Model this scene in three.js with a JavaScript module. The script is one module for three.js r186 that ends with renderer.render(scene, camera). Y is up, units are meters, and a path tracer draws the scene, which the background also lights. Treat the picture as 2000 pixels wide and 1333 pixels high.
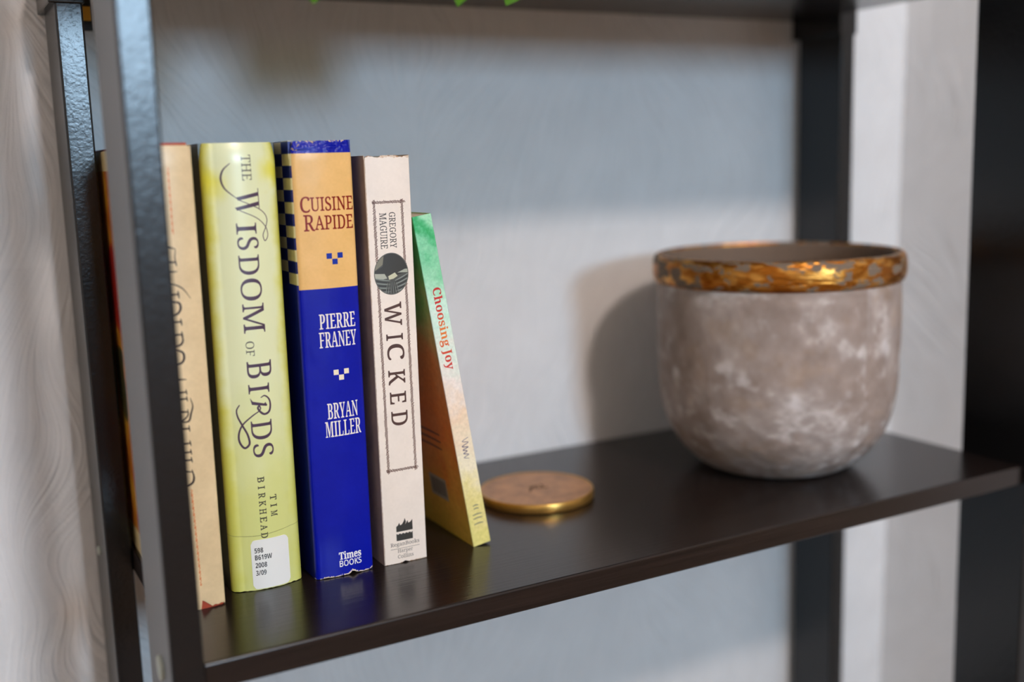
import * as THREE from 'three';
import { RoundedBoxGeometry } from 'three/addons/geometries/RoundedBoxGeometry.js';
import { mergeGeometries } from 'three/addons/utils/BufferGeometryUtils.js';
import { RectAreaLightUniformsLib } from 'three/addons/lights/RectAreaLightUniformsLib.js';

// ---------------------------------------------------------------- camera, light, exposure
const S0 = 1.15;                         // height of the shelf board's top above the floor
const scene = new THREE.Scene();
const renderer = new THREE.WebGLRenderer({ antialias: true });
renderer.toneMapping = THREE.LinearToneMapping;
renderer.toneMappingExposure = 0.93;
renderer.shadowMap.enabled = true;

const camera = new THREE.PerspectiveCamera(2 * Math.atan(666.5 / 2127.06) * 180 / Math.PI, 2000 / 1333, 0.02, 50);
camera.position.set(-0.09683, S0 + 0.22370, 0.71965);
camera.setRotationFromMatrix(new THREE.Matrix4().makeBasis(
  new THREE.Vector3(0.87514, -0.03047, 0.48291), new THREE.Vector3(0.10430, 0.98643, -0.12678), new THREE.Vector3(-0.47250, 0.16132, 0.86644)));
camera.focus = 0.598;
camera.userData.fStop = 2.65;

scene.background = new THREE.Color().setRGB(0.55, 0.75, 1.0);   // plain overcast-blue sky seen only through the window

RectAreaLightUniformsLib.init();
const WIN = { x: 0.58, y: 2.02, w: 0.56, h: 0.50, z: 4.0 };      // window in the wall behind the photographer
const daylight = new THREE.RectAreaLight(new THREE.Color().setRGB(0.515, 0.76, 1.0), 80, WIN.w, WIN.h);
daylight.position.set(WIN.x, WIN.y, WIN.z - 0.03);
daylight.lookAt(WIN.x, WIN.y, 0);
daylight.castShadow = true;
scene.add(daylight);

const LAMP = { x: 0.27, y: 2.50, z: 1.78, r: 0.075 };
const lampLight = new THREE.PointLight(new THREE.Color().setRGB(1.0, 0.845, 0.77), 4.1, 0, 2);
lampLight.position.set(LAMP.x, LAMP.y, LAMP.z);
lampLight.castShadow = true; lampLight.shadow.radius = 3.7;
scene.add(lampLight);

// ---------------------------------------------------------------- helpers
function rng(seed) { let a = seed >>> 0; return () => { a = (a + 0x6D2B79F5) | 0; let t = Math.imul(a ^ (a >>> 15), 1 | a); t = (t + Math.imul(t ^ (t >>> 7), 61 | t)) ^ t; return ((t ^ (t >>> 14)) >>> 0) / 4294967296; }; }
function lattice(n, seed) { const r = rng(seed), a = new Float32Array(n * n); for (let i = 0; i < n * n; i++) a[i] = r(); return { n, a }; }
function vnoise(L, u, v) {               // u, v in cells, periodic
  const n = L.n; let i = Math.floor(u), j = Math.floor(v); let f = u - i, g = v - j;
  f = f * f * (3 - 2 * f); g = g * g * (3 - 2 * g);
  i = ((i % n) + n) % n; j = ((j % n) + n) % n; const i2 = (i + 1) % n, j2 = (j + 1) % n, a = L.a;
  return (a[j * n + i] * (1 - f) + a[j * n + i2] * f) * (1 - g) + (a[j2 * n + i] * (1 - f) + a[j2 * n + i2] * f) * g;
}
const LAT = [64, 64, 64, 64].map((n, k) => lattice(n, 11 + k));
const fbm = (u, v, k = 0, oct = 4) => { let s = 0, a = 0.5, t = 0; for (let o = 0; o < oct; o++) { s += a * vnoise(LAT[(k + o) & 3], u + o * 7.3, v + o * 3.1); t += a; a *= 0.5; u *= 2; v *= 2; } return s / t; };
function dataTex(w, h, fn, srgb, repU = 1, repV = 1) {
  const d = new Uint8Array(w * h * 4);
  for (let y = 0; y < h; y++) for (let x = 0; x < w; x++) { const c = fn(x / w, y / h), i = (y * w + x) * 4; if (typeof c === 'number') { d[i] = d[i + 1] = d[i + 2] = Math.max(0, Math.min(255, c * 255)); } else for (let k = 0; k < 3; k++) d[i + k] = Math.max(0, Math.min(255, c[k])); d[i + 3] = 255; }
  const t = new THREE.DataTexture(d, w, h); t.magFilter = THREE.LinearFilter; t.minFilter = THREE.LinearFilter; t.wrapS = t.wrapT = THREE.RepeatWrapping; t.repeat.set(repU, repV);
  if (srgb) t.colorSpace = THREE.SRGBColorSpace; t.needsUpdate = true; return t;
}
const mix = (a, b, t) => a.map((v, i) => v + (b[i] - v) * t);
const smooth = (a, b, x) => { const t = Math.max(0, Math.min(1, (x - a) / (b - a))); return t * t * (3 - 2 * t); };
const hex = (r, g, b) => `rgb(${r | 0},${g | 0},${b | 0})`;
const used = {};
function numbered(n) { const k = used[n] = (used[n] ?? -1) + 1; return k ? `${n}_${String(k).padStart(3, '0')}` : n; }
function shade(o) { o.traverse((m) => { if (m.isMesh) { m.castShadow = m.receiveShadow = true; } }); return o; }
function mesh(name, geo, mat, parent) { const m = new THREE.Mesh(geo, mat); m.name = name; m.castShadow = m.receiveShadow = true; if (parent) parent.add(m); return m; }
function thing(name, label, category, pos, group) { const g = new THREE.Group(); g.name = numbered(name); g.position.set(...pos); g.userData = { label, category }; if (group) g.userData.group = group; scene.add(g); return g; }
function structure(name, geo, mat, label, category) { const m = mesh(name, geo, mat, scene); m.userData = { kind: 'structure', label, category }; return m; }
function metreUV(g, ou = 0, ov = 0) {    // box-project uv in metres, per face
  g = g.index ? g.toNonIndexed() : g;
  const p = g.attributes.position, uv = new Float32Array(p.count * 2), a = new THREE.Vector3(), b = new THREE.Vector3(), c = new THREE.Vector3(), n = new THREE.Vector3(), t = new THREE.Vector3();
  for (let i = 0; i < p.count; i += 3) {
    a.fromBufferAttribute(p, i); b.fromBufferAttribute(p, i + 1); c.fromBufferAttribute(p, i + 2);
    n.copy(b).sub(a).cross(t.copy(c).sub(a)).normalize();
    for (let k = 0; k < 3; k++) {
      const q = [a, b, c][k]; let u, v;
      if (Math.abs(n.y) > 0.75) { u = q.x; v = q.z; } else { const l = Math.hypot(n.x, n.z) || 1; u = (q.x * n.z - q.z * n.x) / l; v = q.y; }
      uv[(i + k) * 2] = u + ou; uv[(i + k) * 2 + 1] = v + ov;
    }
  }
  g.setAttribute('uv', new THREE.BufferAttribute(uv, 2)); return g;
}
function box(x0, x1, y0, y1, z0, z1) { const g = new THREE.BoxGeometry(x1 - x0, y1 - y0, z1 - z0); g.translate((x0 + x1) / 2, (y0 + y1) / 2, (z0 + z1) / 2); return metreUV(g); }
function rbox(x0, x1, y0, y1, z0, z1, r, seg = 3) { const g = new RoundedBoxGeometry(x1 - x0, y1 - y0, z1 - z0, seg, r); g.translate((x0 + x1) / 2, (y0 + y1) / 2, (z0 + z1) / 2); return metreUV(g); }
function lathe(pts, seg = 96) { return new THREE.LatheGeometry(pts.map(([r, y]) => new THREE.Vector2(r, y)), seg); }
const std = (o) => new THREE.MeshStandardMaterial(o);
const lin = (r, g, b) => new THREE.Color().setRGB(r, g, b);

// ---------------------------------------------------------------- plaster: brushed strokes by smearing noise along a flow field
const PN = 1024, PTILE = 0.44;
const plasterHeight = (() => {
  const base = new Float32Array(PN * PN), r = rng(5), out = new Float32Array(PN * PN);
  const raw = new Float32Array(PN * PN); for (let i = 0; i < raw.length; i++) raw[i] = r();
  for (let y = 0; y < PN; y++) for (let x = 0; x < PN; x++) { let s = 0; for (let j = -2; j <= 2; j++) for (let i = -2; i <= 2; i++) s += raw[((y + j + PN) % PN) * PN + (x + i + PN) % PN]; base[y * PN + x] = s / 25; }
  const La = lattice(5, 77), Lb = lattice(11, 78), Lc = lattice(7, 79);
  const ang = new Float32Array(PN * PN);
  for (let y = 0; y < PN; y++) for (let x = 0; x < PN; x++) { const u = x / PN, v = y / PN; ang[y * PN + x] = Math.PI / 2 + 1.7 * (vnoise(La, u * 5, v * 5) - 0.5) + 1.1 * (vnoise(Lb, u * 11, v * 11) - 0.5); }
  for (let y = 0; y < PN; y++) for (let x = 0; x < PN; x++) {
    let s = 0, n = 0;
    for (const d of [1, -1]) { let px = x, py = y; for (let k = 0; k < 44; k++) { const ix = ((px | 0) % PN + PN) % PN, iy = ((py | 0) % PN + PN) % PN, a = ang[iy * PN + ix]; s += base[iy * PN + ix]; n++; px += d * Math.cos(a) * 1.4 + PN; py += d * Math.sin(a) * 1.4 + PN; px %= PN; py %= PN; } }
    out[y * PN + x] = s / n;
  }
  let m = 0, q = 0; for (const v of out) m += v; m /= out.length; for (const v of out) q += (v - m) ** 2; q = Math.sqrt(q / out.length);
  for (let y = 0; y < PN; y++) for (let x = 0; x < PN; x++) { const i = y * PN + x, w = 0.35 + 0.9 * vnoise(Lc, x / PN * 7, y / PN * 7); out[i] = 0.5 + 0.17 * w * (out[i] - m) / q + 0.03 * (vnoise(La, x / PN * 5 + 2, y / PN * 5) - 0.5) + 0.03 * (vnoise(Lb, x / PN * 11, y / PN * 11 + 3) - 0.5); }
  return out;
})();
const plasterAt = (u, v) => plasterHeight[(Math.floor(v * PN) % PN) * PN + Math.floor(u * PN) % PN];
const plasterBump = dataTex(PN, PN, plasterAt, false, 1 / PTILE, 1 / PTILE);
const plasterMap = dataTex(512, 512, (u, v) => { const h = plasterAt(u, v) - 0.5, f = fbm(u * 16, v * 16, 1) - 0.5; const k = 1 + 0.05 * h + 0.05 * f; return [216 * k, 216 * k, 216 * k]; }, true, 1 / PTILE, 1 / PTILE);
const plaster = std({ map: plasterMap, roughness: 0.85, bumpMap: plasterBump, bumpScale: 0.0010 });
const roomPaint = std({ color: lin(0.56, 0.42, 0.29), roughness: 0.9 });
const leftFillPaint = std({ color: lin(0.66, 0.62, 0.57), roughness: 0.9 });  // paler than the other walls, to bounce fill light from the left
const ceilingPaint = std({ color: lin(0.68, 0.60, 0.52), roughness: 0.95 });
const floorMat = std({ color: lin(0.26, 0.15, 0.085), roughness: 0.5 });

// ---------------------------------------------------------------- the room
structure('floor', box(-1.3, 2.6, -0.12, 0, -0.1, 4.1), floorMat, 'brown wooden floor of the room', 'floor');
structure('ceiling', box(-1.3, 2.6, 2.6, 2.72, -0.1, 4.1), ceilingPaint, 'pale ceiling above the room', 'ceiling');
structure('wall_back', box(-1.2, 0.80, 0, 2.6, -0.1, 0), plaster, 'brushed off-white plaster wall behind the dark shelf unit', 'wall');
{
  const s = new THREE.Shape([[0.708, 0], [0.708, 0.1], [2.5, 0.1], [2.5, -0.6], [0.93, -0.6]].map(([x, y]) => new THREE.Vector2(x, y)));
  const g = new THREE.ExtrudeGeometry(s, { depth: 2.6, bevelEnabled: false }); g.rotateX(-Math.PI / 2);
  const p = g.attributes.position; for (let i = 0; i < p.count; i++) if (p.getX(i) < 2) p.setX(i, p.getX(i) + (p.getY(i) - S0 - 0.08) * 0.02);   // an old wall, slightly out of plumb
  g.computeVertexNormals();
  structure('wall_right', metreUV(g, 0.17, 0.23), plaster, 'splayed plaster wall meeting the back wall beside the shelf', 'wall');
}
structure('wall_left', box(-1.3, -1.2, 0, 2.6, -0.1, 4.1), leftFillPaint, 'unseen left wall of the room, set close and pale to bounce fill light', 'wall');  // out of view; brought close and lightened to act as a fill reflector
structure('wall_side', box(2.5, 2.6, 0, 2.6, 0.5, 4.1), roomPaint, 'warm painted right wall of the room', 'wall');
{
  const { x, y, w, h, z } = WIN, a = [x - w / 2, x + w / 2, y - h / 2, y + h / 2];
  structure('wall_front', mergeGeometries([box(-1.2, a[0], 0, 2.6, z, z + 0.1), box(a[1], 2.5, 0, 2.6, z, z + 0.1), box(a[0], a[1], 0, a[2], z, z + 0.1), box(a[0], a[1], a[3], 2.6, z, z + 0.1)]), roomPaint, 'warm painted wall with the high window in it', 'wall');
  const wn = new THREE.Group(); wn.name = 'window_1'; wn.userData = { kind: 'structure', label: 'small high window letting in blue daylight', category: 'window' }; scene.add(wn);
  const white = std({ color: 0xe8e6e0, roughness: 0.5 }), f = 0.03;
  mesh('window_frame', mergeGeometries([box(a[0], a[0] + f, a[2], a[3], z + 0.03, z + 0.07), box(a[1] - f, a[1], a[2], a[3], z + 0.03, z + 0.07), box(a[0] + f, a[1] - f, a[2], a[2] + f, z + 0.03, z + 0.07), box(a[0] + f, a[1] - f, a[3] - f, a[3], z + 0.03, z + 0.07)]), white, wn);
  mesh('pane', box(a[0] + f, a[1] - f, a[2] + f, a[3] - f, z + 0.048, z + 0.052), new THREE.MeshPhysicalMaterial({ color: 0xffffff, transmission: 1, thickness: 0, roughness: 0 }), wn);
}
{
  const g = thing('ceiling_lamp', 'small round warm globe lamp hanging from the ceiling', 'lamp', [LAMP.x, 0, LAMP.z]);
  mesh('globe', new THREE.SphereGeometry(LAMP.r, 32, 20).translate(0, LAMP.y, 0), std({ color: 0xfff2dd, emissive: lin(1.0, 0.845, 0.77), emissiveIntensity: 40, roughness: 0.4 }), g);
  mesh('ceiling_rose', lathe([[0, 2.6], [0.05, 2.6], [0.05, 2.585], [0.02, LAMP.y + LAMP.r - 0.006], [0, LAMP.y + LAMP.r - 0.006]], 32), std({ color: 0xc8b070, metalness: 1, roughness: 0.35 }), g);
}

// ---------------------------------------------------------------- the shelf unit
const W = 0.5778, D = 0.2355, H = 0.3344, T = 0.0139, PW = 0.0148, PD = 0.0563, PF = 0.0036, ZB0 = 0.0062, ZB1 = 0.0547;
const peel = dataTex(512, 512, (u, v) => 0.55 * fbm(u * 64, v * 64, 0, 2) + 0.45 * fbm(u * 32, v * 16, 2, 2), false, 1 / 0.09, 1 / 0.09);
const postMat = new THREE.MeshPhysicalMaterial({ color: lin(0.005, 0.005, 0.0055), roughness: 0.25, bumpMap: peel, bumpScale: 0.00011, ior: 1.52 });
const grain = (k) => (u, v) => { const s = fbm(u * 8, v * 64, k, 3) - 0.5, f = vnoise(LAT[3], u * 16, v * 64 * 3) - 0.5, q = 1 + 0.6 * s + 0.4 * f; return [29 * q, 22 * q, 20 * q]; };
const boardMap = dataTex(1024, 512, grain(0), true, 1 / 0.7, 1 / 0.12);
const boardBump = dataTex(512, 512, (u, v) => fbm(u * 8, v * 64, 1, 3), false, 1 / 0.3, 1 / 0.06);
const boardMat = new THREE.MeshPhysicalMaterial({ map: boardMap, roughness: 0.235, bumpMap: boardBump, bumpScale: 0.00005, ior: 1.5 });
{
  const g = thing('bookshelf', 'dark espresso open shelf unit with black posts against the plaster wall', 'shelf', [0, 0, 0]);
  const pitch = H + T, top = 1.93;
  const capMat = std({ color: 0xaab0a4, roughness: 0.45 });
  for (const [x0, s] of [[-PW, -1], [W, 1]]) for (const [z0, z1] of [[ZB0, ZB1], [D + PF - PD, D + PF]]) {
    const post = mesh('post', rbox(x0, x0 + PW, 0, top, z0, z1, 0.0013), postMat, g);
    for (let k = -3; k <= 1; k++) {      // bolt cover caps on the outside, one for each board
      const y = S0 + k * pitch - T / 2; if (y < 0.05 || y > top - 0.05) continue;
      const front = z0 > 0.1, c = new THREE.CylinderGeometry(front ? 0.0058 : 0.0026, front ? 0.0062 : 0.003, 0.0012, 24); c.rotateZ(Math.PI / 2);
      c.translate(s < 0 ? -PW - 0.0005 : W + PW + 0.0005, y, front ? 0.2125 : 0.0238);
      mesh('bolt_cap', c, capMat, post);
    }
  }
  for (let k = -3; k <= 2; k++) { const y = S0 + k * pitch; if (y > top) continue; mesh('shelf_board', rbox(0, W, y - T, y, 0.0005, D, 0.0014), boardMat, g); }
  // block under the upper board that clasps the rear left post, and the wall bracket behind it
  for (const x of [-PW, W]) mesh('post_collar', rbox(x - 0.0032, x + PW + 0.0010, S0 + 0.3185, S0 + H + T, 0.0008, ZB1 + 0.0012, 0.0008), postMat, g);
  const br = mesh('wall_bracket', mergeGeometries([rbox(0.0012, 0.0125, S0 + 0.3105, S0 + H, 0.0002, 0.0028, 0.0005), rbox(0.0012, 0.0125, S0 + H - 0.0024, S0 + H - 0.0001, 0.0028, 0.02, 0.0005)]), std({ color: 0x0b0a0a, roughness: 0.5 }), g);
  mesh('brass_plate', rbox(0.0030, 0.0116, S0 + 0.3160, S0 + 0.3246, 0.0028, 0.0040, 0.0005), std({ color: lin(0.62, 0.36, 0.06), metalness: 0.9, roughness: 0.4 }), br);
}

// ---------------------------------------------------------------- books
const K = 8.5;                           // texture pixels per millimetre on the spines
class Print {                            // a printed sheet, drawn in millimetres from its lower left corner
  constructor(wmm, hmm, k = K) { this.w = wmm; this.h = hmm; this.k = k; this.c = document.createElement('canvas'); this.c.width = Math.round(wmm * k); this.c.height = Math.round(hmm * k); this.g = this.c.getContext('2d'); }
  X(x) { return x * this.k; } Y(y) { return (this.h - y) * this.k; }
  rect(x0, x1, y0, y1, col) { this.g.fillStyle = col; this.g.fillRect(this.X(x0), this.Y(y1), (x1 - x0) * this.k, (y1 - y0) * this.k); }
  fit(str, x0, x1, y0, y1, col, font = 'serif', down = false, stroke = 0) {   // fill the box exactly; down = read from top to bottom
    const g = this.g; g.save(); g.font = `${font.includes(' ') ? font.replace(' ', ' 200px ') : '200px ' + font}`;
    const m = g.measureText(str), l = m.actualBoundingBoxLeft, w = m.actualBoundingBoxRight + l, a = m.actualBoundingBoxAscent, b = m.actualBoundingBoxDescent;
    if (down) { g.translate(this.X(x0), this.Y(y1)); g.rotate(Math.PI / 2); g.scale((y1 - y0) * this.k / w, (x1 - x0) * this.k / (a + b)); g.fillStyle = col; g.fillText(str, l, -b); }
    else { g.translate(this.X(x0), this.Y(y0)); g.scale((x1 - x0) * this.k / w, (y1 - y0) * this.k / (a + b)); g.fillStyle = col; g.fillText(str, l, -b); }
    if (stroke) { g.lineWidth = stroke; g.strokeStyle = col; g.strokeText(str, l, -b); }
    g.restore();
  }
  curve(pts, w0, w1, col) {              // a pen stroke through points with a swelling width (mm)
    const c = new THREE.CatmullRomCurve3(pts.map(([x, y]) => new THREE.Vector3(x, y, 0)), false, 'centripetal'), n = pts.length * 14, g = this.g; g.strokeStyle = col; g.lineCap = 'round';
    let p = c.getPoint(0); for (let i = 1; i <= n; i++) { const t = i / n, q = c.getPoint(t); g.lineWidth = (w0 + (w1 - w0) * Math.sin(Math.PI * t)) * this.k; g.beginPath(); g.moveTo(this.X(p.x), this.Y(p.y)); g.lineTo(this.X(q.x), this.Y(q.y)); g.stroke(); p = q; }
  }
  poly(pts, col) { const g = this.g; g.fillStyle = col; g.beginPath(); pts.forEach(([x, y], i) => i ? g.lineTo(this.X(x), this.Y(y)) : g.moveTo(this.X(x), this.Y(y))); g.closePath(); g.fill(); }
  each(fn) { const { width: w, height: h } = this.c, im = this.g.getImageData(0, 0, w, h), d = im.data; for (let y = 0; y < h; y++) for (let x = 0; x < w; x++) { const i = (y * w + x) * 4, c = fn([d[i], d[i + 1], d[i + 2]], x / this.k, this.h - y / this.k); if (c) { d[i] = c[0]; d[i + 1] = c[1]; d[i + 2] = c[2]; } } this.g.putImageData(im, 0, 0); }
  tex() { const t = new THREE.CanvasTexture(this.c); t.colorSpace = THREE.SRGBColorSpace; t.magFilter = THREE.LinearFilter; return t; }
}
// cross-section of a cover seen from above: left side, rounded spine, right side (metres; z = 0 is the front of the spine)
function coverProfile(t, depth, r, bulge) {
  const pts = [], n = 8, cut = [];
  pts.push([0, -depth]); pts.push([0, -depth * 0.5]); pts.push([0, -r - bulge]); cut.push(pts.length - 1);
  for (let i = 1; i <= n; i++) { const a = i / n * Math.PI / 2; pts.push([r - r * Math.cos(a), -bulge - r + r * Math.sin(a)]); }
  for (let i = 1; i < 12; i++) { const s = i / 12; pts.push([r + (t - 2 * r) * s, -bulge + bulge * (1 - (2 * s - 1) ** 2)]); }
  for (let i = 0; i <= n; i++) { const a = i / n * Math.PI / 2; pts.push([t - r + r * Math.sin(a), -bulge - r + r * Math.cos(a)]); }
  cut.push(pts.length - 1); pts.push([t, -depth * 0.5]); pts.push([t, -depth]);
  return { pts, cut };
}
function ribbonLength(pts) { let s = 0; for (let i = 1; i < pts.length; i++) s += Math.hypot(pts[i][0] - pts[i - 1][0], pts[i][1] - pts[i - 1][1]); return s; }
// a thin solid sheet that follows a run of the cross-section; low and high give the height of its (torn) edges
function sheet(all, from, to, th, height, low = () => 0, high = () => 0, roll = 0) {
  const raw = all.slice(from, to + 1), src = [raw[0]];
  for (let i = 1; i < raw.length; i++) { const n = Math.max(1, Math.ceil(Math.hypot(raw[i][0] - raw[i - 1][0], raw[i][1] - raw[i - 1][1]) / 0.0012)); for (let k = 1; k <= Math.min(n, 40); k++) { const f = k / Math.min(n, 40); src.push([raw[i - 1][0] + (raw[i][0] - raw[i - 1][0]) * f, raw[i - 1][1] + (raw[i][1] - raw[i - 1][1]) * f]); } }
  const n = src.length, L = ribbonLength(src), arc = [0]; for (let i = 1; i < n; i++) arc.push(arc[i - 1] + Math.hypot(src[i][0] - src[i - 1][0], src[i][1] - src[i - 1][1]));
  const dir = src.map((p, i) => { const a = src[Math.max(0, i - 1)], b = src[Math.min(n - 1, i + 1)], d = Math.hypot(b[0] - a[0], b[1] - a[1]) || 1; return [(b[1] - a[1]) / d, -(b[0] - a[0]) / d]; });
  const inner = src.map((p, i) => [p[0] + th * dir[i][0], p[1] + th * dir[i][1]]);
  const lev = roll ? [0, 0.4, 0.8, 0.95, 0.955, 0.96, 0.965, 0.97, 0.975, 0.98, 0.985, 0.99, 0.995, 1] : [0, 0.25, 0.75, 1], rows = lev.length, P = [], UV = [], I = [];
  const grid = (f, flip) => { const o = P.length / 3; for (let j = 0; j < rows; j++) for (let i = 0; i < n; i++) { const lo = low(arc[i]), hi = height - high(arc[i]), v = lev[j], y = lo + (hi - lo) * v, q = f[i], d = roll * Math.max(0, (v - 0.955) / 0.045) ** 2; P.push(q[0] + d * dir[i][0], y, q[1] + d * dir[i][1]); UV.push(arc[i] / L, y / height); } for (let j = 0; j < rows - 1; j++) for (let i = 0; i < n - 1; i++) { const a = o + j * n + i, b = a + 1, c = a + n, d = c + 1; flip ? I.push(a, c, b, b, c, d) : I.push(a, b, c, b, d, c); } return o; };
  const A = grid(src, false), B = grid(inner, true);
  const wall = (idxA, idxB, flip) => { const o = P.length / 3, m = idxA.length; for (const arr of [idxA, idxB]) for (const k of arr) { P.push(P[k * 3], P[k * 3 + 1], P[k * 3 + 2]); UV.push(UV[k * 2], UV[k * 2 + 1]); } for (let i = 0; i < m - 1; i++) { const a = o + i, b = a + 1, c = a + m, d = c + 1; flip ? I.push(a, c, b, b, c, d) : I.push(a, b, c, b, d, c); } };
  const seq = (o, f) => Array.from({ length: n }, (_, i) => o + f * n + i), col = (o, i) => Array.from({ length: rows }, (_, j) => o + j * n + i);
  wall(seq(A, rows - 1), seq(B, rows - 1), false); wall(seq(A, 0), seq(B, 0), true); wall(col(A, 0), col(B, 0), false); wall(col(A, n - 1), col(B, n - 1), true);
  const g = new THREE.BufferGeometry(); g.setAttribute('position', new THREE.Float32BufferAttribute(P, 3)); g.setAttribute('uv', new THREE.Float32BufferAttribute(UV, 2)); g.setIndex(I); g.computeVertexNormals(); return g;
}
const pageTex = dataTex(256, 64, (u, v) => { const l = vnoise(LAT[0], u * 64, v * 2), f = fbm(u * 20, v * 20, 2, 3); const k = 0.82 + 0.18 * l + 0.1 * (f - 0.5); return [232 * k, 220 * k, 192 * k]; }, true, 1 / 0.02, 1 / 0.3);
const pageMat = std({ map: pageTex, roughness: 0.9 });
function book(o) {                       // o: name, label, x, z, t, h, depth, r, bulge, th, spine/back/front materials, insets
  const g = thing(o.name, o.label, 'book', [o.x, S0, o.z], 'books standing on the shelf');
  const { pts, cut } = coverProfile(o.t, o.depth, o.r, o.bulge), pi = o.inset ?? 0.003;
  mesh('spine', sheet(pts, cut[0], cut[1], o.th, o.h, o.low, o.high, o.roll), o.spine, g);
  mesh('back_cover', sheet(pts, 0, cut[0], o.th, o.h), o.back, g);
  mesh('front_cover', sheet(pts, cut[1], pts.length - 1, o.th, o.h), o.front ?? o.back, g);
  mesh('page_block', box(o.th, o.t - o.th, o.foot ?? pi, o.h - pi, -o.depth + pi, -o.r - o.bulge - 0.0005), pageMat, g);
  return g;
}
const arcLen = (t, depth, r, bulge) => { const { pts, cut } = coverProfile(t, depth, r, bulge); return ribbonLength(pts.slice(cut[0], cut[1] + 1)) * 1000; };
const glossy = (map, rough, cc = 0) => new THREE.MeshPhysicalMaterial({ map, roughness: rough, clearcoat: cc, clearcoatRoughness: 0.26 });
const nz = (x, y, f, k = 0) => fbm(x * f + 5, y * f + 9, k, 3) - 0.5;

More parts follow.
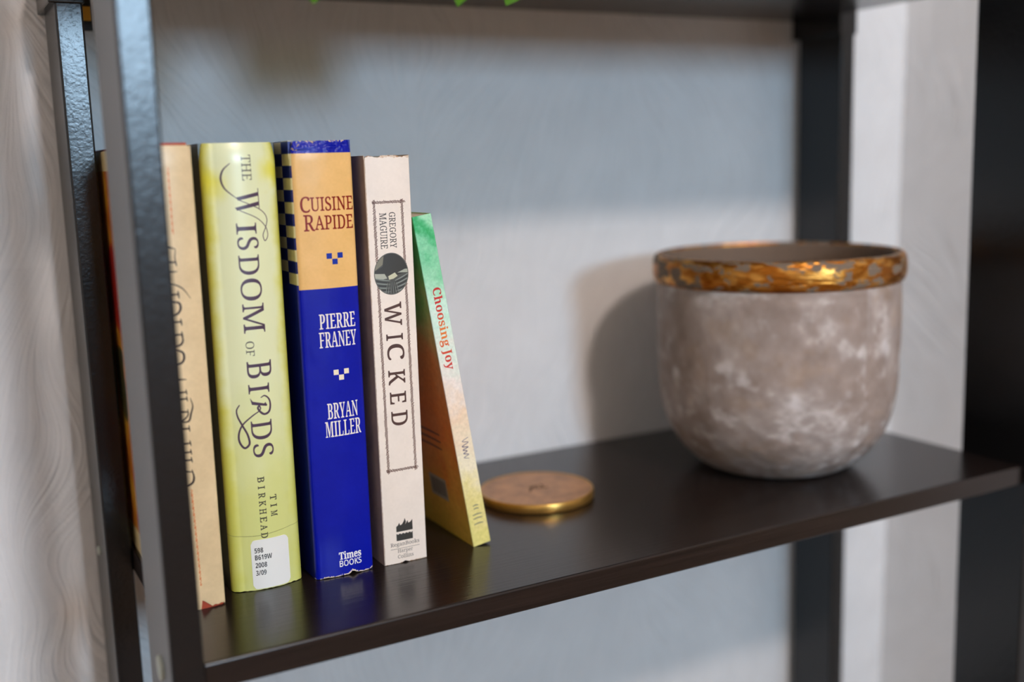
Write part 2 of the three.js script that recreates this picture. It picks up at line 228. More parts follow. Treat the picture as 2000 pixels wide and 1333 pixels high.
// --- cream jacket over red boards, half hidden by the post
{
  const t = 0.0247, h = 0.2372, r = 0.0022, bulge = 0.0012, depth = 0.160, Lm = arcLen(t, depth, r, bulge), off = (Lm - t * 1000) / 2, p = new Print(Lm, h * 1000), X = (x) => x + off;
  p.rect(0, Lm, 0, 240, '#e0c79b');
  p.each((c, x, y) => { const n = nz(x, y, 0.07) * 26 + nz(x, y, 0.6, 1) * 9; return [c[0] + n, c[1] + n, c[2] + n * 0.9]; });
  const ink = '#2a1a18', dot = '#d2652a';
  const R = rng(31);
  for (const [ya, yb, xa, xb] of [[226, 193.8, 12.4, 12.4], [64, 13, 11.4, 12.3]]) for (let y = ya, i = 0; y > yb; y -= 1.15, i++) { const x = xa + (xb - xa) * (ya - y) / (ya - yb); p.g.lineWidth = 0.28 * K; p.g.strokeStyle = dot; p.g.beginPath(); if (i % 3 === 2) { p.g.fillStyle = dot; p.g.arc(p.X(X(x)), p.Y(y), 0.42 * K, 0, 7); p.g.fill(); } else { p.g.arc(p.X(X(x + (i % 3 ? 0.35 : -0.2))), p.Y(y), 0.55 * K, i % 3 ? 1.2 : -2, i % 3 ? 4.4 : 1.4); p.g.stroke(); } }
  const st = (pts, a = 0.25, b = 0.9) => p.curve(pts.map(([x, y]) => [X(x), y]), a, b, ink);
  st([[5, 188.6], [9.5, 188.2], [12.9, 187]]); st([[12.9, 187], [12.4, 183], [12.7, 179]], 0.3, 0.5); st([[5, 181.2], [9.6, 180.8], [12.4, 180.5]], 0.6, 1); st([[12.3, 182], [12.9, 178.6]], 0.3, 0.7);
  st([[5, 176.3], [9.2, 176], [12.9, 175.9]], 0.3, 0.9); st([[4, 172], [9.7, 170.2], [14.8, 167.4], [18.6, 162]], 0.15, 0.6);
  st([[5, 165], [9.5, 164.7], [12.4, 164.6]], 0.6, 1); st([[12.5, 166.3], [12.9, 162.6]], 0.3, 0.8);
  st([[7, 161.5], [9.7, 161.1], [12.7, 160.2], [13.2, 157.6], [11.8, 155.2], [9.5, 154.3], [6, 155]], 0.35, 1.1);
  for (const y of [150.9, 144.5]) { st([[5, y + 0.3], [9.4, y + 0.1], [12.7, y]], 0.6, 1); st([[12.8, y + 1.4], [13.2, y - 1.9]], 0.3, 0.7); }
  st([[12.6, 144], [13.1, 141.6], [12, 139.5], [9.5, 138.9], [6, 140]], 0.3, 1); st([[6, 137.6], [9.7, 137], [12.6, 135.2], [13, 132.6], [11.8, 130.4], [9.4, 129.6], [6, 130]], 0.3, 1.1);
  st([[5, 122.2], [9.5, 122], [13.2, 121.6]], 0.3, 0.9);
  for (const y of [115.3, 111.9]) { st([[5, y + 0.2], [9.5, y], [12.5, y - 0.1]], 0.6, 1); st([[12.6, y + 1.2], [12.9, y - 1.4]], 0.3, 0.6); }
  st([[5, 105.7], [9.5, 105.4], [12.6, 105]], 0.6, 1); st([[12.7, 106.4], [12.6, 103.4], [9.6, 100.6], [6, 99.5]], 0.3, 0.7); st([[14.4, 111.9], [15.3, 107.7], [14.2, 104], [12.8, 100.3], [9.8, 100.2], [6, 102]], 0.2, 0.9); st([[5, 96.8], [9.8, 96.6], [12.7, 96.4]], 0.6, 1); st([[12.6, 98], [12.9, 94.9]], 0.3, 0.6);
  for (const y of [88.9, 84.3, 80.2]) { st([[5, y + 0.3], [9.6, y], [12.5, y - 0.1]], 0.6, 1); st([[12.5, y + 1.3], [12.9, y - 1.4]], 0.3, 0.6); }
  st([[6, 75], [9.8, 74.4], [12.4, 73.8]], 0.4, 0.8); st([[12.4, 75], [13.1, 71], [12.4, 68.4], [9.9, 66.9], [6, 67.4]], 0.3, 1.1);
  const q = new Print(160, 237.2, 3);
  q.rect(0, 160, 0, 240, '#c98a26'); q.each((c, x, y) => { const n = nz(x, y, 0.05), m = nz(x, y, 0.02, 1); let k = mix([176, 96, 22], [206, 150, 44], smooth(-0.25, 0.25, n)); if (m > 0.08) k = mix(k, [150, 28, 18], smooth(0.08, 0.16, m)); if (m < -0.12) k = mix(k, [64, 60, 30], smooth(-0.12, -0.2, m)); return k; });
  q.rect(0, 160, 226, 240, '#d8c18c'); q.rect(0, 160, 0, 14, '#d8c18c');
  const low = (a) => { const x = a * 1000 - off; return x < 11.6 ? 0.0002 : x < 12.4 ? (x - 11.6) / 0.8 * 0.0052 : x < 17.5 ? 0.0052 - (x - 12.4) / 5.1 * 0.0045 : 0.0007 + 0.0006 * Math.abs(Math.sin(x * 2.7)); };
  const g = book({ name: 'hardcover_book', label: 'cream-jacketed hardcover with torn foot over red boards, half behind the front post', x: 0.003, z: 0.1705, t, h, depth, r, bulge, th: 0.0006, low, roll: 0.0010, spine: glossy(p.tex(), 0.36), back: glossy(q.tex(), 0.4), front: std({ color: 0xd8bd8d, roughness: 0.4 }) });
  const { pts, cut } = coverProfile(t - 0.0014, depth - 0.0008, r - 0.0004, bulge);
  const c = mesh('case', sheet(pts, 0, pts.length - 1, 0.0022, h + 0.0013, undefined, undefined, 0.0013), std({ color: lin(0.36, 0.045, 0.012), roughness: 0.6 }), g); c.position.set(0.0007, 0, -0.0007); c.userData.label = 'red cloth boards under the jacket';
}

// --- yellow-green jacket in library film
{
  const t = 0.0390, h = 0.2382, r = 0.0056, bulge = 0.0028, depth = 0.153, Lm = arcLen(t, depth, r, bulge), off = (Lm - t * 1000) / 2, p = new Print(Lm, h * 1000), X = (x) => x + off;
  p.rect(0, Lm, 0, 240, '#dfe3a8');
  p.each((c, x, y) => {                  // pale middle, blotchy printed watercolour sides; deeper yellow-green towards the foot
    const e = Math.min(x, Lm - x) / (Lm / 2), w = e + nz(x, y, 0.06) * 0.35 + nz(x, y, 0.3, 2) * 0.08;
    let k = mix([206, 198, 62], [226, 230, 184], smooth(-0.02, 0.46, w));
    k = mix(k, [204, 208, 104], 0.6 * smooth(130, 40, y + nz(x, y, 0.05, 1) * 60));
    const b = smooth(0.16, 0.0, Math.abs((y - 220 + nz(x, y, 0.08, 3) * 16) / 60)) * smooth(0.75, 0.25, e); k = mix(k, [224, 214, 60], 0.8 * b);
    return k;
  });
  const ink = '#463149';
  p.fit('THE', X(19.3), X(24.2), 219, 232, '#55534a', 'serif', true);
  const L = (ch, x0, x1, y0, y1) => p.fit(ch, X(x0), X(x1), y0, y1, ink, 'serif', true);
  p.curve([[13.5, 227.9], [9.8, 224.5], [8.5, 220.3], [9.9, 215.6], [15.8, 210]].map(([x, y]) => [X(x), y]), 0.25, 0.95, ink);
  p.poly([[15.4, 210.6], [27.1, 213], [27.1, 211.1], [16.4, 209]].map(([x, y]) => [X(x), y]), ink); p.poly([[14.6, 205.4], [27.1, 208.2], [27.1, 206.2], [15.6, 203.9]].map(([x, y]) => [X(x), y]), ink);
  p.curve([[27.2, 214.8], [27.25, 209]].map(([x, y]) => [X(x), y]), 0.3, 0.4, ink); p.curve([[27.25, 210], [27.3, 204.2]].map(([x, y]) => [X(x), y]), 0.3, 0.4, ink);
  p.curve([[16.9, 209.2], [22, 206.9], [27.7, 204], [30.6, 201.2], [31.4, 198.4], [30.3, 194.7], [28.5, 190.6], [29.4, 187.8], [31, 189.4], [31.3, 192], [30.1, 195.3], [26.2, 199.3], [16.9, 203.9]].map(([x, y]) => [X(x), y]), 0.34, 0.42, ink);
  L('I', 14.5, 24.9, 191.7, 197.5); L('S', 14.4, 25.6, 183.7, 190.3); L('D', 14.5, 25.3, 170.7, 181); L('O', 14.4, 25.7, 157.2, 168.8); L('M', 14.7, 26.1, 140.3, 155.7);
  p.fit('OF', X(15), X(19.5), 128.2, 136, '#4a4742', 'serif', true);
  L('B', 14.8, 28, 116.2, 125.3); L('I', 14.8, 26, 108, 113.1); L('D', 14.8, 26, 83, 93.4); L('S', 15, 26.3, 73.5, 80.8);
  p.curve([[21.1, 105.6], [23, 106.4], [25.4, 104.4], [26, 100.6], [24.9, 97.4], [22.4, 96.5], [20.2, 98.1], [19.1, 100.3], [19.8, 101.2], [20.5, 99.9], [19.8, 98.5]].map(([x, y]) => [X(x), y]), 0.4, 1.1, ink);
  p.curve([[19.8, 98.5], [15.8, 96.2], [10.5, 91.8], [8.4, 87.3], [8.5, 82.7], [10.9, 79.4], [13.3, 81.1], [13, 85.8], [10.2, 92.2], [8.3, 96.8], [8.1, 100.2], [9.6, 102.6]].map(([x, y]) => [X(x), y]), 0.5, 1.05, ink);
  p.poly([[15.3, 105.9], [16.1, 102.3], [23.9, 100.7], [24.3, 101.3], [23.3, 103], [22.8, 102.2], [16.6, 103.9]].map(([x, y]) => [X(x), y]), ink);
  const sp = (str, x0, x1, y0, y1) => { const n = str.length, s = (y1 - y0) / n; [...str].forEach((ch, i) => { const w = s * (ch === 'I' ? 0.34 : 0.66), c = y1 - s * (i + 0.5); p.fit(ch, X(x0), X(x1), c - w / 2, c + w / 2, '#2f2c26', 'serif', true, 5); }); };
  sp('TIM', 22.4, 25.9, 39.3, 52.6); sp('BIRKHEAD', 16.2, 19.7, 28.1, 63.5);
  p.curve([[0, 32.4], [10, 31], [19, 30.6], [29, 31.4], [Lm, 33.4]], 0.16, 0.3, '#8d8f52');
  const back = new Print(153, 238.2, 2); back.rect(0, 153, 0, 240, '#23261a'); back.each((c, x, y) => { const n = nz(x, y, 0.06) * 26 + nz(x, y, 0.4, 2) * 10; return [58 + n, 61 + n, 48 + n * 0.7]; });
  const low = (a) => 0.0002 + 0.0003 * Math.abs(Math.sin(a * 900)) * Math.abs(Math.sin(a * 210));
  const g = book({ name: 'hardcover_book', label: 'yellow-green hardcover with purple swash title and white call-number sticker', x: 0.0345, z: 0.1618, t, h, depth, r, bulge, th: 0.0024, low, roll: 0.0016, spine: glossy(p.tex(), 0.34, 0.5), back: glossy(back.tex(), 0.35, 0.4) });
  // the call-number sticker wraps round the foot of the spine
  const { pts, cut } = coverProfile(t + 0.0004, depth, r + 0.0002, bulge), sub = pts.slice(cut[0], cut[1] + 1).filter(([x]) => x > 0.0095 && x < 0.0325);
  const lab = new Print(24, 28, 14); lab.rect(0, 24, 0, 28, '#ebebe6');
  for (const [s, y, w] of [['598', 20.6, 5.2], ['B619W', 16.6, 10.4], ['2008', 12.2, 7], ['3/09', 7.8, 6.3]]) lab.fit(s, 2.1, 2.1 + w, y, y + 2.8, '#161616', 'bold sans-serif');
  const lx0 = sub[0][0], lx1 = sub[sub.length - 1][0], hL = 0.0275, cor = 0.0024;
  const lg = sheet(sub, 0, sub.length - 1, 0.00018, hL, (a) => { const e = Math.min(a, (lx1 - lx0) - a); return e < cor ? cor - Math.sqrt(Math.max(0, cor * cor - (cor - Math.max(0, e)) ** 2)) : 0; }, (a) => { const e = Math.min(a, (lx1 - lx0) - a); return e < cor ? cor - Math.sqrt(Math.max(0, cor * cor - (cor - Math.max(0, e)) ** 2)) : 0; });
  const lm = mesh('call_number_sticker', lg, glossy(lab.tex(), 0.38, 0.4), g); lm.position.set(-0.0002, 0.0008, 0.0002); lm.userData.label = 'white call-number sticker';
}

// --- blue jacket with an orange panel and a chequered hinge
{
  const t = 0.0340, h = 0.2386, r = 0.0030, bulge = 0.0012, depth = 0.156, Lm = arcLen(t, depth, r, bulge), off = (Lm - t * 1000) / 2, p = new Print(Lm, h * 1000), X = (x) => x + off;
  p.rect(0, Lm, 0, 240, '#04149a'); p.rect(X(0.2), Lm, 160.8, 232, '#e6b873');
  p.each((c, x, y) => { const n = nz(x, y, 0.09) * 12 + nz(x, y, 0.9, 2) * 6; return c[0] > 120 ? [c[0] + n * 1.1, c[1] + n, c[2] + n * 1.1] : [c[0] + n * 0.4, c[1] + n * 0.5, c[2] + n]; });
  const red = '#7c100b';
  p.fit('C', X(3.6), X(8.6), 201.3, 209.6, red, 'serif', false, 4); p.fit('UISINE', X(8.9), X(32.9), 201.9, 209.2, red, 'serif', false, 4);
  p.fit('R', X(4.9), X(10.6), 191.7, 200, red, 'serif', false, 4); p.fit('APIDE', X(10.8), X(32.3), 192.2, 199.4, red, 'serif', false, 4);
  for (const [x, y] of [[16, 176.5], [22.2, 176.6], [19.1, 173.4]]) p.rect(X(x), X(x + 3), y, y + 2.9, '#14309a');
  const wh = '#ece4da';
  p.fit('PIERRE', X(9.9), X(30.5), 139.1, 147.3, wh, 'bold serif'); p.fit('FRANEY', X(9.3), X(30.7), 129, 137.4, wh, 'bold serif');
  for (const [x, y] of [[16.2, 113.6], [22.2, 113.7], [19.1, 110.6]]) p.rect(X(x), X(x + 2.9), y, y + 2.9, '#f0e2c4');
  p.fit('BRYAN', X(11.5), X(29.2), 89.7, 98.4, wh, 'bold serif'); p.fit('MILLER', X(9.8), X(30.6), 79.7, 88.5, wh, 'bold serif');
  p.fit('Times', X(13.2), X(26.3), 9.6, 14.2, '#f4f0ea', 'bold serif', false, 6); p.fit('BOOKS', X(13.4), X(26.3), 5.5, 8.9, '#f4f0ea', 'sans-serif', false, 5);
  const low = (a) => { const x = a * 1000 - off; return (0.3 + 0.9 * Math.max(0, nz(x, 3, 0.55) * 2) + 1.7 * Math.exp(-(((x - 21) / 1.6) ** 2)) + 1.2 * smooth(30, 35, x)) / 1000; };
  const high = (a) => { const x = a * 1000 - off; return (0.15 + 0.7 * Math.max(0, nz(x, 8, 0.5, 1) * 2) + 0.8 * smooth(3, 0, x)) / 1000; };
  p.each((c, x, y) => {                  // bare paper where the jacket is torn along head and foot
    const lo = low(x / 1000) * 1000, hi = 238.6 - high(x / 1000) * 1000, n = nz(x, y, 1.3) * 1.6;
    if (y < lo + 0.55 + n + 0.5 * Math.exp(-(((x - off - 21) / 2.4) ** 2)) && nz(x, 1, 0.45, 2) > -0.12) return [222, 205, 184];
    if (y > hi - 0.35 - n && nz(x, 1, 0.4, 3) > 0.02) return [206, 178, 150];
    if (x < off + 6.5 && y > 233.5 && nz(x, y, 0.9, 1) > 0.08 + (x - off) * 0.03) return [176, 150, 118];
    return null;
  });
  const cell = 6.25, row = (k) => [232 - (k + 1) * cell, Math.min(232 - k * cell, 238.6)], tone = (c, k) => ((c + k) & 1) ? '#0b1c78' : '#eadca6';
  for (let k = -2; k < 11; k++) { const [a, b] = row(k); if (b > a) p.rect(0, X(0.2), a, b, tone(0, k)); }
  const q = new Print(156, 238.6, 3); q.rect(0, 156, 0, 240, '#0a1c86');
  for (let k = -2; k < 11; k++) { const [a, b] = row(k); if (b > a) for (let c = 0; c < 6; c++) q.rect(156 - 12.5 * (c + 1), 156 - 12.5 * c, a, b, tone(c, k)); }
  q.each((c, x, y) => { const n = nz(x, y, 0.08) * 14; return [c[0] + n, c[1] + n, c[2] + n]; });
  const crinkle = dataTex(256, 256, (u, v) => v > 0.972 ? fbm(u * 10, v * 64 * 4, 1, 3) : 0.5 + 0.12 * (fbm(u * 6, v * 20, 2, 2) - 0.5), false);
  const m = glossy(p.tex(), 0.32, 0.15); m.specularIntensity = 0.45; m.bumpMap = crinkle; m.bumpScale = 0.0022;
  book({ name: 'hardcover_book', label: 'blue hardcover with orange title panel, chequered hinge and frayed edges', x: 0.0785, z: 0.1665, t, h, depth, r, bulge, th: 0.0024, low, high, roll: 0.0012, spine: m, back: glossy(q.tex(), 0.3, 0.3) });
}

// --- white paperback with a brown ruled frame
{
  const t = 0.0263, h = 0.2300, r = 0.0009, bulge = 0.0003, depth = 0.150, Lm = arcLen(t, depth, r, bulge), off = (Lm - t * 1000) / 2, p = new Print(Lm, h * 1000), X = (x) => x + off;
  p.rect(0, Lm, 0, 240, '#ebdfd2');
  p.each((c, x, y) => { const n = nz(x, y, 0.07) * 12 + nz(x, y, 0.8, 1) * 5; return [c[0] + n, c[1] + n, c[2] + n]; });
  const br = '#54342a', R = rng(91);
  const line = (x0, y0, x1, y1) => { const n = Math.hypot(x1 - x0, y1 - y0), vx = (x1 - x0) / n, vy = (y1 - y0) / n; for (const o of [-0.38, 0.38]) p.curve([[X(x0 - vy * o), y0 + vx * o], [X((x0 + x1) / 2 - vy * o), (y0 + y1) / 2 + vx * o], [X(x1 - vy * o), y1 + vx * o]], 0.2, 0.24, br); for (let s = 0; s < n; s += 0.75) { const o = (R() - 0.5) * 0.5, w = 0.45 + R() * 0.5; p.curve([[X(x0 + vx * s + vy * (o - w)), y0 + vy * s - vx * (o - w)], [X(x0 + vx * (s + 0.7) + vy * (o + w)), y0 + vy * (s + 0.7) - vx * (o + w)]], 0.16, 0.3, br); } };
  line(4.3, 206.2, 5.0, 53.8); line(20.5, 206.2, 21.6, 53.8); line(3.2, 204.9, 22, 204.9); line(3.8, 55, 22.8, 55);
  p.fit('GREGORY', X(12.6), X(16.4), 179.9, 199.3, '#3f3a36', 'serif', true, 3); p.fit('MAGUIRE', X(7.1), X(11.1), 179.7, 199.1, '#3f3a36', 'serif', true, 3);
  { // the oval picture: a dark bowed shape over pale furrowed ground
    const g = p.g, cx = X(12.5), cy = 165.8, rx = 9.9, ry = 11.3; g.save(); g.beginPath(); g.ellipse(p.X(cx), p.Y(cy), rx * K, ry * K, 0, 0, 7); g.clip();
    p.rect(0, Lm, 150, 180, '#4a4b45'); p.poly([[cx - 12, 178], [cx - 3, 178], [cx - 5, 171], [cx - 11, 167]], '#7d7a68'); p.poly([[cx + 1, 176], [cx + 5, 174], [cx + 4, 170], [cx + 1, 171]], '#6c6b5e'); p.poly([[cx - 11, 167], [cx - 5, 170], [cx - 4, 177], [cx + 2, 178], [cx + 9, 172], [cx + 11, 167], [cx, 164]], '#34332e');
    p.poly([[cx - 11, 166.4], [cx - 4, 166], [cx - 2.6, 163.4], [cx - 5, 163], [cx - 11, 164]], '#a9ac9c'); p.poly([[cx - 2, 164.6], [cx + 2, 166.4], [cx + 3.6, 164.4], [cx + 1, 163], [cx - 1.6, 162.6]], '#c4c4a6'); p.poly([[cx + 3.4, 166.2], [cx + 8, 168], [cx + 11, 168], [cx + 11, 166]], '#a4a898');
    for (let i = 0; i < 7; i++) { p.curve([[cx - 11, 164 - i * 1.2], [cx - 5, 162.6 - i * 1.1], [cx - 1, 162 - i]], 0.3, 0.6, i % 2 ? '#2c2f2e' : '#7e8780'); p.curve([[cx + 11, 166 - i * 1.2], [cx + 6, 163.6 - i * 1.1], [cx + 2, 162 - i]], 0.3, 0.6, i % 2 ? '#2c2f2e' : '#848c86'); }
    for (let i = -5; i <= 5; i++) p.curve([[cx + i * 0.5, 161], [cx + i * 0.8, 154.5]], 0.2, 0.4, i % 2 ? '#6f716a' : '#33332f');
    g.restore(); g.lineWidth = 0.45 * K; g.strokeStyle = '#5c5c54'; g.beginPath(); g.ellipse(p.X(cx), p.Y(cy), rx * K, ry * K, 0, 0, 7); g.stroke();
  }
  const L = (ch, x0, x1, y0, y1) => p.fit(ch, X(x0), X(x1), y0, y1, '#4a2f27', 'serif', true, 4);
  L('W', 7.4, 17.2, 137.1, 150); L('I', 7.7, 17.4, 129, 132.4); L('C', 7.8, 17.8, 118, 126.6); L('K', 7.9, 17.6, 103.9, 112); L('E', 8.2, 17.6, 92.9, 99.6); L('D', 8.4, 18, 80.5, 88.6);
  const lg = '#35332e'; p.rect(X(7.8), X(17.8), 13.4, 17.5, lg); p.poly([[7.9, 18.7], [7.9, 21.8], [9, 22.6], [9.8, 24], [10.3, 22.4], [11.4, 22.8], [12.6, 24.4], [13.3, 26.2], [13.9, 24], [13.4, 22.4], [15, 24.6], [15.3, 23], [16.6, 23.4], [17.9, 24.7], [17.9, 18.7]].map(([x, y]) => [X(x), y]), lg);
  for (const x of [9, 11, 13, 15, 17]) p.rect(X(x - 0.5), X(x + 0.3), 17.1, 17.6, '#ebdfd2');
  p.fit('ReganBooks', X(4), X(21.7), 9.6, 12.6, '#4a453f', 'serif'); p.rect(X(4), X(21.8), 8.7, 8.9, '#5a544d'); p.fit('Harper', X(8.1), X(17.5), 5.7, 8.4, '#5a544d'); p.fit('Collins', X(8.1), X(17.7), 2.9, 5.2, '#5a544d');
  p.each((c, x, y) => { const n = nz(x, y, 0.9) * 1.8 + nz(x, 2, 0.25, 2) * 2.6; if (y > 229.0 - n || y < 0.5 + n * 0.6) return nz(x, y, 0.5, 1) > -0.05 ? [170, 128, 92] : [214, 192, 168]; if (Math.min(x, Lm - x) < 0.7 + n * 0.4) return mix(c, [188, 160, 134], 0.5); return null; });
  const q = new Print(150, 230, 2); q.rect(0, 150, 0, 230, '#7b6a60'); q.each((c, x, y) => { const n = nz(x, y, 0.05) * 46 + nz(x, y, 0.4, 2) * 12; return [204 + n, 180 + n, 160 + n]; });
  const low = (a) => 0.0002 + 0.0009 * Math.exp(-(((a * 1000 - off - 12.5) / 1.4) ** 2)), high = (a) => 0.0001 + 0.0013 * smooth(0.5, 0.9, vnoise(LAT[1], a * 380, 3)) + 0.0012 * smooth(2, 0, a * 1000);
  book({ name: 'paperback_book', label: 'thick white paperback with brown ruled frame and dark oval picture on its spine', x: 0.1187, z: 0.1660, t, h, depth, r, bulge, th: 0.0004, inset: 0.0009, foot: 0.0009, low, high, spine: glossy(p.tex(), 0.42), back: glossy(q.tex(), 0.45) });
}

// --- thin paperback leaning on its neighbour
{
  const t = 0.0116, h = 0.1982, r = 0.0006, bulge = 0.0001, depth = 0.132, Lm = arcLen(t, depth, r, bulge), off = (Lm - t * 1000) / 2, p = new Print(Lm, h * 1000), X = (x) => x + off;
  const wash = (y, x, f) => { const n = nz(x, y, f) * 40 + nz(x, y, f * 5, 2) * 12; const s = [[0, [224, 214, 128]], [18, [228, 214, 140]], [45, [236, 226, 196]], [85, [236, 208, 178]], [108, [236, 224, 214]], [140, [204, 234, 216]], [162, [150, 214, 174]], [176, [120, 202, 154]], [184, [46, 166, 96]], [200, [160, 220, 180]]]; const yy = Math.max(0, Math.min(199.9, y + n)); let i = 0; while (s[i + 1][0] < yy) i++; return mix(s[i][1], s[i + 1][1], (yy - s[i][0]) / (s[i + 1][0] - s[i][0])); };
  p.rect(0, Lm, 0, 200, '#fff'); p.each((c, x, y) => { const n = nz(x, y, 0.9, 1) * 26; return wash(y, x, 0.08).map((v) => v + n); });
  { const g = p.g; g.save(); const str = 'Choosing Joy', x0 = X(2.4), x1 = X(9.4), y0 = 108.6, y1 = 156.8; p.fit(str, x0, x1, y0, y1, '#cf3a22', 'bold serif', true); g.restore(); }
  p.each((c, x, y) => (c[0] > 180 && c[1] < 95 && y > 100 && y < 160) ? mix([196, 34, 30], [226, 120, 40], smooth(0, 1, Math.max(0, 1 - Math.abs(y - 130) / 18))) : null);   // the lettering is printed red to orange
  const sg = '#4c4668'; p.curve([[9, 66.5], [5, 65], [8.6, 63.6], [4.4, 62], [8, 60.8], [4.6, 59.8], [7, 58.6], [4.6, 57.6], [7.6, 56.4], [4.4, 55.2], [7.4, 54]].map(([x, y]) => [X(x), y]), 0.25, 0.45, sg);
  for (const [y, w] of [[24.6, 3.2], [22.6, 3], [19, 5.6], [16.6, 5.6], [13.2, 5.6]]) p.curve([[X(6 - w / 2), y], [X(6), y + 0.25], [X(6 + w / 2), y - 0.1]], 0.5, 0.8, '#8d8a6c');
  const q = new Print(132, 198.2, 3); q.rect(0, 132, 0, 200, '#fff');
  q.each((c, x, y) => { const n = nz(x, y, 0.035) * 60 + nz(x, y, 0.2, 2) * 10, s = [[0, [236, 200, 80]], [30, [238, 186, 76]], [70, [236, 132, 46]], [105, [224, 150, 92]], [140, [190, 186, 120]], [165, [104, 184, 100]], [185, [70, 186, 104]], [200, [170, 204, 132]]], yy = Math.max(0, Math.min(199.9, y + n)); let i = 0; while (s[i + 1][0] < yy) i++; const k = mix(s[i][1], s[i + 1][1], (yy - s[i][0]) / (s[i + 1][0] - s[i][0])), m = nz(x, y, 0.5, 1) * 22; return k.map((v) => v + m); });
  for (let i = 0; i < 3; i++) q.curve([[78, 66 - i * 4.6], [95, 66.3 - i * 4.6], [112, 66 - i * 4.6]], 0.7, 1.1, '#6e3316');
  q.rect(84, 108, 22, 36, '#b5b0a2'); for (let i = 0; i < 16; i++) q.rect(86 + i * 1.3, 86 + i * 1.3 + (i % 3 ? 0.5 : 0.8), 24, 34, '#3c3a36');
  const g = book({ name: 'paperback_book', label: 'thin green and orange paperback leaning against the thick white paperback', x: 0.1752, z: 0.1657, t, h, depth, r, bulge, th: 0.0004, inset: 0.0006, foot: 0.0006, spine: glossy(p.tex(), 0.4), back: glossy(q.tex(), 0.42) });
  g.rotation.z = Math.asin((0.1752 - 0.1452) / h);
}

// ---------------------------------------------------------------- coaster
{
  const g = thing('coaster', 'round bronze-coloured coaster lying flat on the dark shelf', 'coaster', [0.2555, S0, 0.1015]);
  const bronze = std({ map: dataTex(512, 512, (u, v) => { const r = Math.hypot(u - 0.5, v - 0.5), n = fbm(u * 12, v * 12, 1) - 0.5, k = 1 + 0.35 * n + 0.06 * Math.sin(r * 260); return [178 * k, 132 * k, 92 * k]; }, true), metalness: 0.35, roughness: 0.42 });
  const R0 = 0.0387;
  const disc = new THREE.CircleGeometry(0.0372, 72); disc.rotateX(-Math.PI / 2); disc.translate(0, 0.0060, 0); mesh('disc', disc, bronze, g);
  mesh('edge_band', lathe([[0.0372, 0.0058], [0.0374, 0.0063], [R0 - 0.0006, 0.0064], [R0, 0.0058], [R0 + 0.0002, 0.0035], [R0, 0.0008], [R0 - 0.0008, 0], [0, 0]], 96), std({ color: lin(0.60, 0.33, 0.08), metalness: 0.85, roughness: 0.32 }), g);
  const marks = []; for (const [x, z, l, a] of [[-0.004, 0, 0.012, 0.9], [0.003, 0.001, 0.010, -0.5], [0, -0.004, 0.008, 0.1], [0.006, -0.003, 0.006, 1.3]]) { const b = new THREE.BoxGeometry(l, 0.0002, 0.0014); b.rotateY(a); b.translate(x, 0.0061, z); marks.push(b); }
  mesh('engraved_motif', mergeGeometries(marks), std({ color: 0x5a4028, roughness: 0.7 }), g);
}

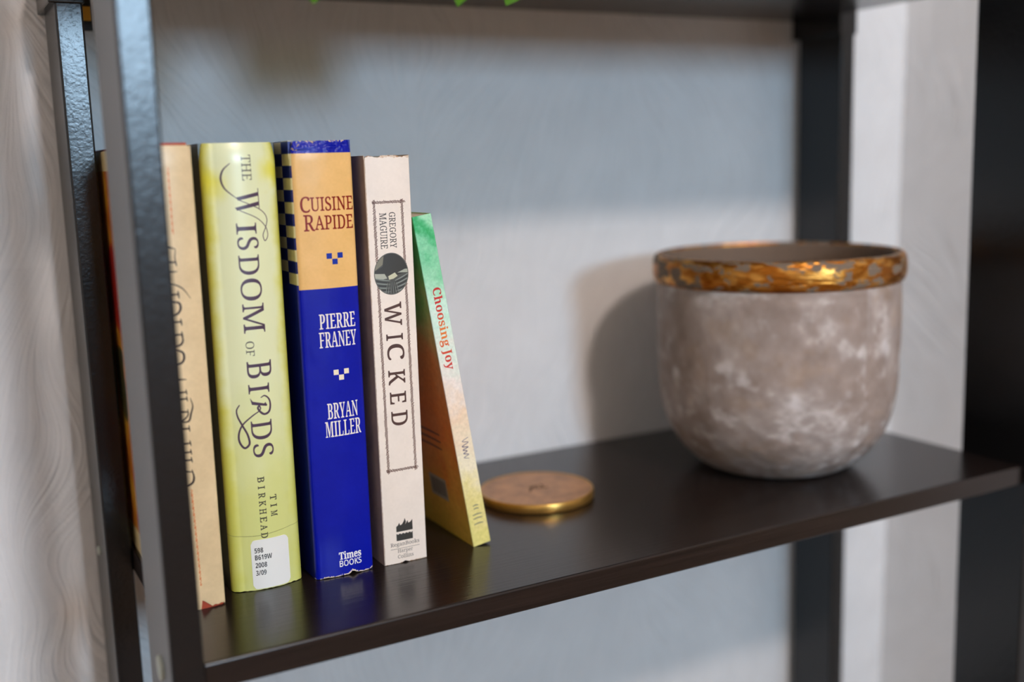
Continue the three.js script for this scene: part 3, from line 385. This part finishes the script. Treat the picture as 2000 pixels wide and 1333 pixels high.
// ---------------------------------------------------------------- concrete planter with a gilt rim
{
  const g = thing('planter_pot', 'round taupe concrete planter with a worn gilt rim', 'planter', [0.4443, S0, 0.1276]);
  const conc = dataTex(1024, 512, (u, v) => {
    const a = fbm(u * 16, v * 8, 0) - 0.5, b = fbm(u * 32, v * 20, 2) - 0.5, c = fbm(u * 64, v * 40, 1, 3) - 0.5;
    let k = mix([146, 131, 122], [164, 153, 147], smooth(-0.2, 0.2, a)); k = mix(k, [196, 191, 190], smooth(0.04, 0.40, b + c * 0.5) * 0.8); k = mix(k, [148, 124, 102], smooth(0.06, 0.3, -b + a * 0.3) * 0.35); return k.map((x) => x + c * 34);
  }, true, 1, 1);
  const concBump = dataTex(512, 256, (u, v) => fbm(u * 64, v * 24, 3, 3), false);
  const cm = std({ map: conc, roughness: 0.72, bumpMap: concBump, bumpScale: 0.0008 });
  const prof = [[0, 0.0004], [0.040, 0.0004], [0.0475, 0.0010], [0.0545, 0.0042], [0.0625, 0.0105], [0.0705, 0.0195], [0.0768, 0.0300], [0.0812, 0.0430], [0.0838, 0.0580], [0.0850, 0.0760], [0.0855, 0.1000], [0.0853, 0.1250], [0.0848, 0.1400], [0.0846, 0.1520], [0.0832, 0.1542], [0.0822, 0.1542]];
  const hollow = [[0.0822, 0.1542], [0.0812, 0.1500], [0.0800, 0.1300], [0.0785, 0.0900], [0.0740, 0.0500], [0.0620, 0.0240], [0.0400, 0.0120], [0, 0.0110]];
  const curve = new THREE.CatmullRomCurve3(prof.map(([r, y]) => new THREE.Vector3(r, y, 0)), false, 'centripetal');
  mesh('body', lathe(curve.getPoints(90).map((p) => [Math.max(0, p.x), p.y]), 128), cm, g);
  mesh('inner_wall', lathe(hollow, 96), std({ color: lin(0.16, 0.105, 0.07), roughness: 0.8 }), g).userData.label = 'dark brown inside of the planter';
  const flake = (u, v) => smooth(-0.05, 0.03, fbm(u * 64, v * 8, 0, 4) - 0.42 + 0.16 * (fbm(u * 16, v * 3, 2, 2) - 0.5));
  const rimMap = dataTex(2048, 128, (u, v) => { const f = flake(u, v), t = fbm(u * 64, v * 10, 3, 3); return mix([112, 97, 82], mix([158, 94, 28], [204, 146, 70], smooth(0.3, 0.7, t)), f); }, true), rimMet = dataTex(2048, 128, (u, v) => [0, (0.85 - (0.42 + 0.12 * fbm(u * 64, v * 10, 1, 2)) * flake(u, v)) * 255, flake(u, v) * 235], false);
  const rp = []; for (let i = 0; i <= 28; i++) { const a = -Math.PI * 0.5 + i / 28 * Math.PI; rp.push([0.0836 + 0.0048 * Math.sign(Math.cos(a)) * Math.abs(Math.cos(a)) ** 0.75, 0.1457 + 0.0103 * Math.sign(Math.sin(a)) * Math.abs(Math.sin(a)) ** 0.8]); }
  rp.push([0.0826, 0.1540]); rp.unshift([0.0826, 0.1354]); rp.push(rp[0]);
  const rim = mesh('rim', lathe(rp, 160), std({ map: rimMap, metalnessMap: rimMet, roughnessMap: rimMet, metalness: 1, roughness: 1, bumpMap: concBump, bumpScale: 0.0005 }), g); rim.userData.label = 'worn gold leaf rim';
}

// ---------------------------------------------------------------- trailing plant on the board above, only its leaf tips hang into view
{
  const up = S0 + H + T, g = thing('potted_plant', 'trailing green plant on the upper board with leaves hanging over its edge', 'plant', [0.125, up, 0.14]);
  mesh('pot', lathe([[0, 0], [0.040, 0], [0.050, 0.002], [0.058, 0.09], [0.061, 0.092], [0.060, 0.098], [0.054, 0.096], [0.050, 0.02], [0, 0.018]], 48), std({ color: 0xd9d2c6, roughness: 0.5 }), g);
  mesh('soil', lathe([[0, 0.084], [0.0535, 0.080], [0.0535, 0.070], [0, 0.070]], 40), std({ color: 0x2b1d14, roughness: 1 }), g);
  const leafMat = new THREE.MeshPhysicalMaterial({ color: lin(0.085, 0.26, 0.006), roughness: 0.42, transmission: 0.25, thickness: 0, side: THREE.DoubleSide }), stemMat = std({ color: lin(0.16, 0.28, 0.05), roughness: 0.6 });
  const leafGeo = (() => { const n = 12, m = 6, P = [], I = []; for (let i = 0; i <= n; i++) { const s = i / n, w = 0.42 * Math.pow(Math.sin(Math.PI * Math.min(1, s * 0.93 + 0.07) ** 0.72), 0.85) * (1 - s * 0.12); for (let j = 0; j <= m; j++) { const q = j / m * 2 - 1; P.push(q * w, -s, 0.10 * Math.abs(q) * w - 0.16 * s * s); } } for (let i = 0; i < n; i++) for (let j = 0; j < m; j++) { const a = i * (m + 1) + j; I.push(a, a + m + 1, a + 1, a + 1, a + m + 1, a + m + 2); } const b = new THREE.BufferGeometry(); b.setAttribute('position', new THREE.Float32BufferAttribute(P, 3)); b.setIndex(I); b.computeVertexNormals(); return b; })();
  const R = rng(404);
  const leaf = (x, y, z, len, rx, ry, rz) => { const l = mesh('leaf', leafGeo, leafMat, g); l.scale.setScalar(len); l.position.set(x - 0.125, y - up, z - 0.14); l.rotation.set(rx, ry, rz, 'YXZ'); return l; };
  // stems run from the soil over the front edge; [end x, lowest y] of each
  const ends = [[0.068, 0.345], [0.145, 0.346], [0.166, 0.349], [0.105, 0.44], [0.21, 0.43]];
  ends.forEach(([ex, ey], i) => {
    const e = ey + S0, pts = [[0.125 + (ex - 0.125) * 0.2, up + 0.082, 0.14], [0.125 + (ex - 0.125) * 0.4, up + 0.125, 0.165], [0.125 + (ex - 0.125) * 0.75, up + 0.11, 0.215], [ex, up + 0.05, 0.244], [ex, Math.max(e, up + 0.004), 0.247], [ex, e, 0.247]].map(([x, y, z]) => new THREE.Vector3(x - 0.125, y - up, z - 0.14));
    const c = new THREE.CatmullRomCurve3(pts); mesh('stem', new THREE.TubeGeometry(c, 30, 0.0011, 6), stemMat, g);
    for (const t of [0.18, 0.34, 0.5, 0.64]) { const q = c.getPoint(t); leaf(q.x + 0.125, q.y + up, q.z + 0.14, 0.034 + R() * 0.014, -0.9 + R() * 0.7, (R() - 0.5) * 2.4, (R() - 0.5) * 1.6); }
  });
  leaf(0.0668, S0 + 0.3440, 0.249, 0.0485, 0.05, 0.1, 0.10); leaf(0.146, S0 + 0.3455, 0.249, 0.0485, 0.05, 0.2, -0.06); leaf(0.1835, S0 + 0.3420, 0.249, 0.0460, 0.05, -0.1, -0.36);
}

shade(scene);
renderer.render(scene, camera);
